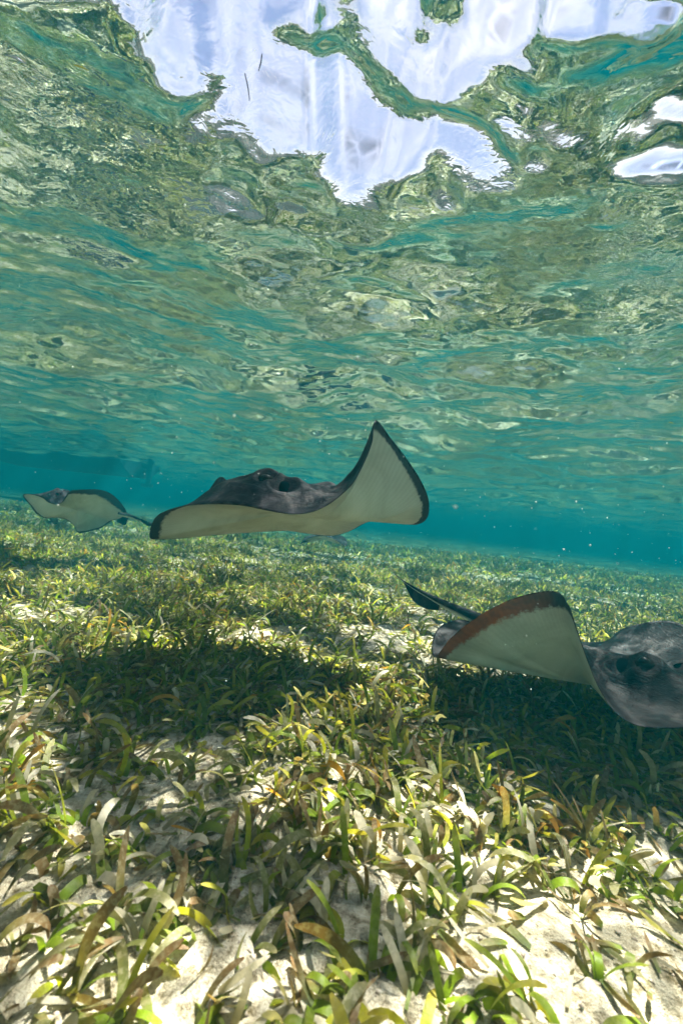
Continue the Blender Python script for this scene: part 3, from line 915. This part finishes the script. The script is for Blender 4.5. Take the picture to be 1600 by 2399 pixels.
def blades(N, roots, az, Ln, w, lean, curl, seg, typ, tw):
    """vectorised strap leaves: returns verts, faces, colours"""
    s = np.linspace(0, 1, seg + 1)
    th = lean[:, None] + curl[:, None] * s[None, :] ** 1.2
    ds = (Ln / seg)[:, None]
    hx = np.zeros((N, seg + 1)); hz_ = np.zeros((N, seg + 1))
    thm = 0.5 * (th[:, 1:] + th[:, :-1])
    hx[:, 1:] = np.cumsum(np.sin(thm) * ds, 1); hz_[:, 1:] = np.cumsum(np.cos(thm) * ds, 1)
    side = np.sin(s * 2.6)[None, :] * (tw * 0.16 * Ln)[:, None]
    ca, sa = np.cos(az)[:, None], np.sin(az)[:, None]
    cx = roots[:, 0, None] + hx * ca - side * sa
    cy_ = roots[:, 1, None] + hx * sa + side * ca
    cz = roots[:, 2, None] + hz_
    low = floor_h(cx, cy_) + 0.003 + 0.004 * s[None, :]
    cz = np.maximum(cz, low)
    wp = np.clip(0.72 + 1.2 * s, 0, 1) * np.clip((1 - s) / 0.16, 0, 1) ** 0.5
    wp = np.maximum(wp, 0.28)
    wid = w[:, None] * wp[None, :] * 0.5
    ta = (tw[:, None] * 1.1) * s[None, :] + tw[:, None] * 0.5
    # across direction: horizontal perpendicular, twisted about the blade
    px_, py_ = -sa, ca
    nx = -np.cos(th) * ca; ny = -np.cos(th) * sa; nz_ = np.sin(th)
    ax_ = px_ * np.cos(ta) + nx * np.sin(ta); ay_ = py_ * np.cos(ta) + ny * np.sin(ta); az_ = nz_ * np.sin(ta)
    Lv = np.stack([cx - ax_ * wid, cy_ - ay_ * wid, cz - az_ * wid], -1)
    Rv = np.stack([cx + ax_ * wid, cy_ + ay_ * wid, cz + az_ * wid], -1)
    V = np.stack([Lv, Rv], 2).reshape(-1, 3)
    b = (np.arange(N) * (seg + 1) * 2)[:, None] + (np.arange(seg) * 2)[None, :]
    F = np.stack([b, b + 1, b + 3, b + 2], -1).reshape(-1, 4)
    T = np.array([[t_[0], t_[1], t_[2]] for t_ in TYPES])[typ]          # N,3,3
    q = s[None, :, None]
    col = np.where(q < .5, T[:, 0, None] * (1 - q * 2) + T[:, 1, None] * q * 2, T[:, 1, None] * (2 - q * 2) + T[:, 2, None] * (q * 2 - 1))
    col = col * (0.75 + 0.5 * rng.random((N, 1, 1)))
    coatv = np.array([t_[3] for t_ in TYPES])[typ][:, None] * np.clip(s * 1.5, 0, 1)[None, :]
    C = np.concatenate([col, np.broadcast_to(coatv[..., None], col.shape[:2] + (1,))], -1)
    C = np.repeat(C, 2, axis=1).reshape(-1, 4)
    return V, F, C


def shoots(n_try, x0, x1, y0, y1, dens=1.0, nb=(2, 6), seg=6, Ls=(0.06, 0.15), ws=(.009, .015), keep=None):
    x = rng.uniform(x0, x1, n_try); y = rng.uniform(y0, y1, n_try)
    k = rng.random(n_try) < cover(x, y) * dens
    if keep is not None: k &= keep(x, y)
    x, y = x[k], y[k]
    return np.stack([x, y, floor_h(x, y) - 0.004], -1)


P_T = np.array([t_[4] for t_ in TYPES]); P_T /= P_T.sum()


def turf(roots, nbmin, nbmax, seg, Ls, ws, flat=0.38):
    nb = rng.integers(nbmin, nbmax, len(roots))
    ro = np.repeat(roots, nb, axis=0)
    N = len(ro)
    ro = ro + np.concatenate([rng.normal(0, 0.006, (N, 2)), np.zeros((N, 1))], 1)
    az = np.repeat(rng.random(len(roots)) * 6.283, nb) + rng.normal(0, 1.0, N)
    # a gentle common drift of the blades
    Ln = rng.uniform(*Ls, N) * rng.choice([0.6, 1.0, 1.3], N, p=[.25, .6, .15])
    w = rng.uniform(*ws, N)
    lean = np.abs(rng.normal(0.35, 0.35, N)); curl = rng.gamma(3.2, 0.52, N)
    fl = rng.random(N) < flat
    lean[fl] = rng.uniform(1.0, 1.5, fl.sum()); curl[fl] = rng.uniform(0, 0.5, fl.sum())
    typ = rng.choice(len(TYPES), N, p=P_T)
    tw = rng.normal(0, 0.55, N)
    return blades(N, ro, az, Ln, w, lean, curl, seg, typ, tw)


# the nearest tufts are single plants; the photograph shows them large
sec = lambda x, y: np.abs(np.arctan2(x, y + 0.25)) < 0.95
parts_V, parts_F, parts_C = [], [], []
off = 0


def add(VFC):
    global off
    V, F, C = VFC
    parts_V.append(V); parts_F.append(F + off); parts_C.append(C); off += len(V)


near_roots = shoots(3300, -0.75, 0.80, 0.22, 1.02, dens=0.62, keep=sec)
NEAR_MAX = 290
npx, npy, nd_ = toPx(near_roots[:, 0], near_roots[:, 1], near_roots[:, 2])
vis = (npx > -40) & (npx < 1640) & (npy < 2480)
order = np.argsort(near_roots[:, 1] ** 2 + near_roots[:, 0] ** 2 + np.where(vis, 0, 100))
ind_roots = near_roots[order[:NEAR_MAX]]
rest_near = near_roots[order[NEAR_MAX:]]
add(turf(rest_near, 3, 6, 7, (.03, .095), (.006, .012)))
mid = shoots(11500, -2.4, 2.4, 1.02, 2.4, dens=0.98, keep=sec)
add(turf(mid, 3, 6, 6, (.035, .095), (.006, .0115)))
mid2 = shoots(26000, -4.6, 4.6, 2.4, 4.8, dens=0.95, keep=sec)
add(turf(mid2, 3, 5, 4, (.04, .10), (.007, .012)))
farr = shoots(30000, -9, 9, 4.8, 9.5, dens=0.85, keep=sec)
add(turf(farr, 2, 4, 3, (.06, .14), (.013, .022)))
side_r = shoots(4000, -3.0, 3.0, -2.0, 1.0, dens=0.8, keep=lambda x, y: ~((np.abs(x) < 0.85) & (y > 0.1)) & (np.hypot(x, y) > 0.28))
add(turf(side_r, 2, 5, 4, (.06, .14), (.009, .015)))
# litter of dead blades lying on the sand
lit = np.stack([rng.uniform(-1.6, 1.6, 5200), 0.2 + 2.2 * rng.random(5200) ** 1.5], -1)
lit = np.concatenate([lit, (floor_h(lit[:, 0], lit[:, 1]) + 0.004)[:, None]], 1)
N = len(lit)
add(blades(N, lit, rng.random(N) * 6.28, rng.uniform(.012, .07, N), rng.uniform(.003, .011, N), rng.uniform(1.25, 1.6, N), rng.normal(0, .2, N), 4,
           rng.choice([2, 3, 5], N, p=[.3, .35, .35]), rng.normal(0, .5, N)))
meadow = mesh_np('seagrass_meadow', np.vstack(parts_V), np.vstack(parts_F), leaf, cols={'leaf': np.vstack(parts_C)})
tag(meadow, 'dense seagrass turf of short curved green and brown blades covering the seabed', 'seagrass', kind='stuff')

# leaf meshes shared by the single plants
leaf_lib = {}
for ty in range(len(TYPES)):
    leaf_lib[ty] = []
    for q in range(7):
        one = lambda v: np.array([v])
        seg = 9
        _fh = floor_h
        floor_h = lambda x, y: np.full(np.shape(x), -9.0)
        V, F, C = blades(1, np.zeros((1, 3)), one(0.0), one(random.uniform(.04, .105)), one(random.uniform(.0065, .0125)), one(abs(random.gauss(.35, .35))),
                         one(random.gammavariate(3.4, .5)), seg, one(ty), one(random.gauss(0, .5)))
        floor_h = _fh
        leaf_lib[ty].append(mesh_np('leaf', V, F, leaf, cols={'leaf': C}, link=False))
lab_t = ['fresh green', 'yellow green', 'grey furred', 'brown ended', 'orange tinged', 'bleached straw']
num = {2: 'two', 3: 'three', 4: 'four', 5: 'five'}
for i, (x, y, z) in enumerate(ind_roots):
    ty = int(rng.choice(len(TYPES), p=P_T))
    nbl = int(rng.integers(2, 6))
    used_l = globals().setdefault('used_l', set())
    px, py, dd = toPx(np.array([x]), np.array([y]), np.array([z]))
    ry = ['at the lower edge', 'along the lower edge', 'above the lower edge', 'on the foreground sand', 'on mid sand', 'just beyond mid sand', 'before the thick turf', 'at the thick turf edge'][int(np.clip((2500 - py[0]) // 100, 0, 7))]
    cx_ = ['far left', 'far left', 'left', 'left of centre', 'centre', 'right of centre', 'right', 'far right', 'far right'][int(np.clip((px[0] + 228) // 228, 0, 8))]
    for q in range(24):
        lb_ = f'{lab_t[ty]} seagrass tuft of {num[nbl]} blades {ry}, {cx_}'
        if lb_ not in used_l: break
        nbl = 2 + (nbl - 1) % 4
        if q % 4 == 3: ty = (ty + 1) % 6
    used_l.add(lb_)
    pl = empty('seagrass_plant', (x, y, z))
    tag(pl, lb_, 'seagrass', 'seagrass tufts in the foreground')
    a0 = rng.random() * 6.28
    for b in range(nbl):
        t2 = ty if rng.random() < 0.6 else int(rng.choice(len(TYPES), p=P_T))
        o = bpy.data.objects.new('leaf', leaf_lib[t2][int(rng.integers(0, 7))])
        COL.objects.link(o); o.parent = pl
        o.location = (rng.normal(0, .005), rng.normal(0, .005), 0)
        sc = rng.uniform(.7, 1.15)
        o.scale = (sc, sc * rng.uniform(.85, 1.1), sc)
        o.rotation_euler = (rng.normal(0, .2), rng.normal(0, .2), a0 + rng.normal(0, 1.1))

# shell and coral grit
shell_m = simple_mat('shell_grit', (0.34, 0.28, 0.22), 0.9, 0.2, 90, 0.7)
ng = 5200
gxx = rng.uniform(-1.2, 1.2, ng); gyy = 0.2 + 1.8 * rng.random(ng) ** 1.3
gz = floor_h(gxx, gyy)
base = np.array([(1, 0, 0), (-.5, .8, 0), (-.5, -.8, 0), (0, 0, .7), (0, 0, -.5)])
fs = np.array([(0, 1, 3), (1, 2, 3), (2, 0, 3), (1, 0, 4), (2, 1, 4), (0, 2, 4)])
sc = (0.0014 + 0.005 * rng.random(ng) ** 3)[:, None, None]
pert = base[None] * (0.6 + 0.8 * rng.random((ng, 5, 3)))
a = rng.random(ng) * 6.28
rotx = pert[..., 0] * np.cos(a)[:, None] - pert[..., 1] * np.sin(a)[:, None]
roty = pert[..., 0] * np.sin(a)[:, None] + pert[..., 1] * np.cos(a)[:, None]
V = np.stack([rotx, roty, pert[..., 2]], -1) * sc + np.stack([gxx, gyy, gz], -1)[:, None]
F = (fs[None] + (np.arange(ng) * 5)[:, None, None]).reshape(-1, 3)
grit = mesh_np('shell_grit', V.reshape(-1, 3), F, shell_m, smooth=False)
tag(grit, 'small broken shells and coral grit scattered on the sand', 'grit', kind='stuff')

# algae stalks with beaded tips
stalk_m = simple_mat('algae_stalk', (0.20, 0.24, 0.09), 0.7, 0.3, 80)
tip_m = simple_mat('algae_tip', (0.50, 0.46, 0.26), 0.8, 0.3, 120)


def ground_at(px, py):
    d = fwd + rgt * ((px - 800) / FPX) + upv * ((1199.5 - py) / FPX)
    k = -CAM_H / d.z
    return Vector((d.x * k, d.y * k, 0))


stalks = [((1020, 1800), (1050, 1722), 'thin algae stalk with a yellow bud beside the shaded grass, left of the right-hand shadow'),
          ((1075, 1800), (1090, 1718), 'taller algae stalk with a fat yellow bud just left of the dark shadow'),
          ((1532, 1905), (1522, 1850), 'beaded pale algae stalk at the right edge, left one of a close pair'),
          ((1548, 1915), (1540, 1846), 'beaded pale algae stalk at the right edge, right one of a close pair'),
          ((1435, 1880), (1418, 1812), 'algae stalk with a small pale head standing in the shadow at the right')]
for (b_, h_, lab) in stalks:
    g0 = ground_at(*b_); d0 = (g0 - CP).dot(fwd)
    g0.z = float(floor_h(np.array(g0.x), np.array(g0.y)))
    tp = P(h_[0], h_[1], d0)
    rt = empty('algae_stalk', g0); tag(rt, lab, 'algae', 'algae stalks on the seabed')
    midp = (g0 + tp) * 0.5 + Vector((0.004, 0.002, 0))
    tube('stem', [g0, midp, tp], [0.0012, 0.0010, 0.0010], stalk_m, rt, n=10, k=6)
    bmm = bmesh.new()
    for q in range(4):
        m4 = Matrix.Translation(tp + Vector((random.uniform(-.001, .001), 0, -0.004 + 0.004 * q))) @ Matrix.Diagonal((1, 1, 1.4, 1))
        bmesh.ops.create_icosphere(bmm, subdivisions=2, radius=0.0026 - 0.0003 * q, matrix=m4)
    me = bpy.data.meshes.new('bud'); bmm.to_mesh(me); bmm.free(); me.materials.append(tip_m)
    for po in me.polygons: po.use_smooth = True
    o = bpy.data.objects.new('bud', me); COL.objects.link(o); o.parent = rt; o.matrix_parent_inverse = Matrix.Translation(-Vector(rt.location))

# drifting bits: two dark straws under the surface, a few yellow leaf scraps
straw_m = simple_mat('drifting_straw', (0.03, 0.02, 0.03), 0.7, 0.2)
scrap_m = simple_mat('leaf_scrap', (0.45, 0.36, 0.06), 0.6, 0.3)
for (a_, b_, lab) in (((614, 126), (606, 166), 'short dark straw drifting upright before the bright sky window'),
                      ((574, 172), (585, 236), 'long dark straw drifting upright before the bright sky window')):
    A_, B_ = P(*a_, 0.62), P(*b_, 0.63)
    rt = tube('drifting_straw', [A_, (A_ + B_) * .5 + Vector((.001, 0, 0)), B_], [0.0007, 0.0009, 0.0006], straw_m, None, n=10, k=6)
    tag(rt, lab, 'straw', 'straws drifting under the surface')
for (p_, ang, lab) in (((190, 156), 0.35, 'yellow leaf scrap floating high at the left under the surface'),
                       ((1360, 928), 0.1, 'tiny yellow leaf scrap drifting in mid-water at the right'),
                       ((1572, 990), 0.2, 'tiny yellow leaf scrap drifting near the right edge')):
    d_ = 0.8 if p_[0] < 300 else 1.6
    c = P(*p_, d_); L_ = 0.015 if p_[0] < 300 else 0.01
    ux = (rgt * math.cos(ang) - upv * math.sin(ang)) * L_; uy = upv * 0.0018
    n_ = 7; V = []
    for i in range(n_):
        u = -1 + 2 * i / (n_ - 1); w_ = 1 - 0.8 * u * u
        V += [tuple(c + ux * u + uy * w_ + fwd * 0.002 * u * u), tuple(c + ux * u - uy * w_ + fwd * 0.002 * u * u + fwd * .001)]
    F = [(2 * i, 2 * i + 1, 2 * i + 3, 2 * i + 2) for i in range(n_ - 1)]
    tag(mesh_np('leaf_scrap', V, F, scrap_m), lab, 'leaf scrap', 'leaf scraps drifting in the water')

# specks hanging in the water
speck_m = simple_mat('suspended_specks', (0.75, 0.78, 0.76), 0.8, 0.3)
ns = 1500
dd = 0.25 + 2.6 * rng.random(ns) ** 0.8
pxs = rng.uniform(-60, 1660, ns); pys = rng.normal(1130, 330, ns)
pts = np.array([P(a, b, c) for a, b, c in zip(pxs, pys, dd)])
ok = (pts[:, 2] > 0.12) & (pts[:, 2] < SURF - 0.1)
pts = pts[ok]; dd = dd[ok]; ns = len(pts)
ico = np.array([(1, 0, 0), (-1, 0, 0), (0, 1, 0), (0, -1, 0), (0, 0, 1), (0, 0, -1)], float)
fo = np.array([(0, 2, 4), (2, 1, 4), (1, 3, 4), (3, 0, 4), (2, 0, 5), (1, 2, 5), (3, 1, 5), (0, 3, 5)])
sz = (0.00045 + 0.0014 * rng.random(ns) ** 4) * (0.6 + 0.4 * dd)
V = ico[None] * sz[:, None, None] * (0.7 + .6 * rng.random((ns, 6, 1))) + pts[:, None]
F = (fo[None] + (np.arange(ns) * 6)[:, None, None]).reshape(-1, 3)
sp_o = mesh_np('suspended_specks', V.reshape(-1, 3), F, speck_m)
tag(sp_o, 'tiny pale specks hanging in the turquoise water', 'specks', kind='stuff')

print('verts', sum(len(o.data.vertices) for o in S.objects if o.type == 'MESH'), 'blades verts', off)
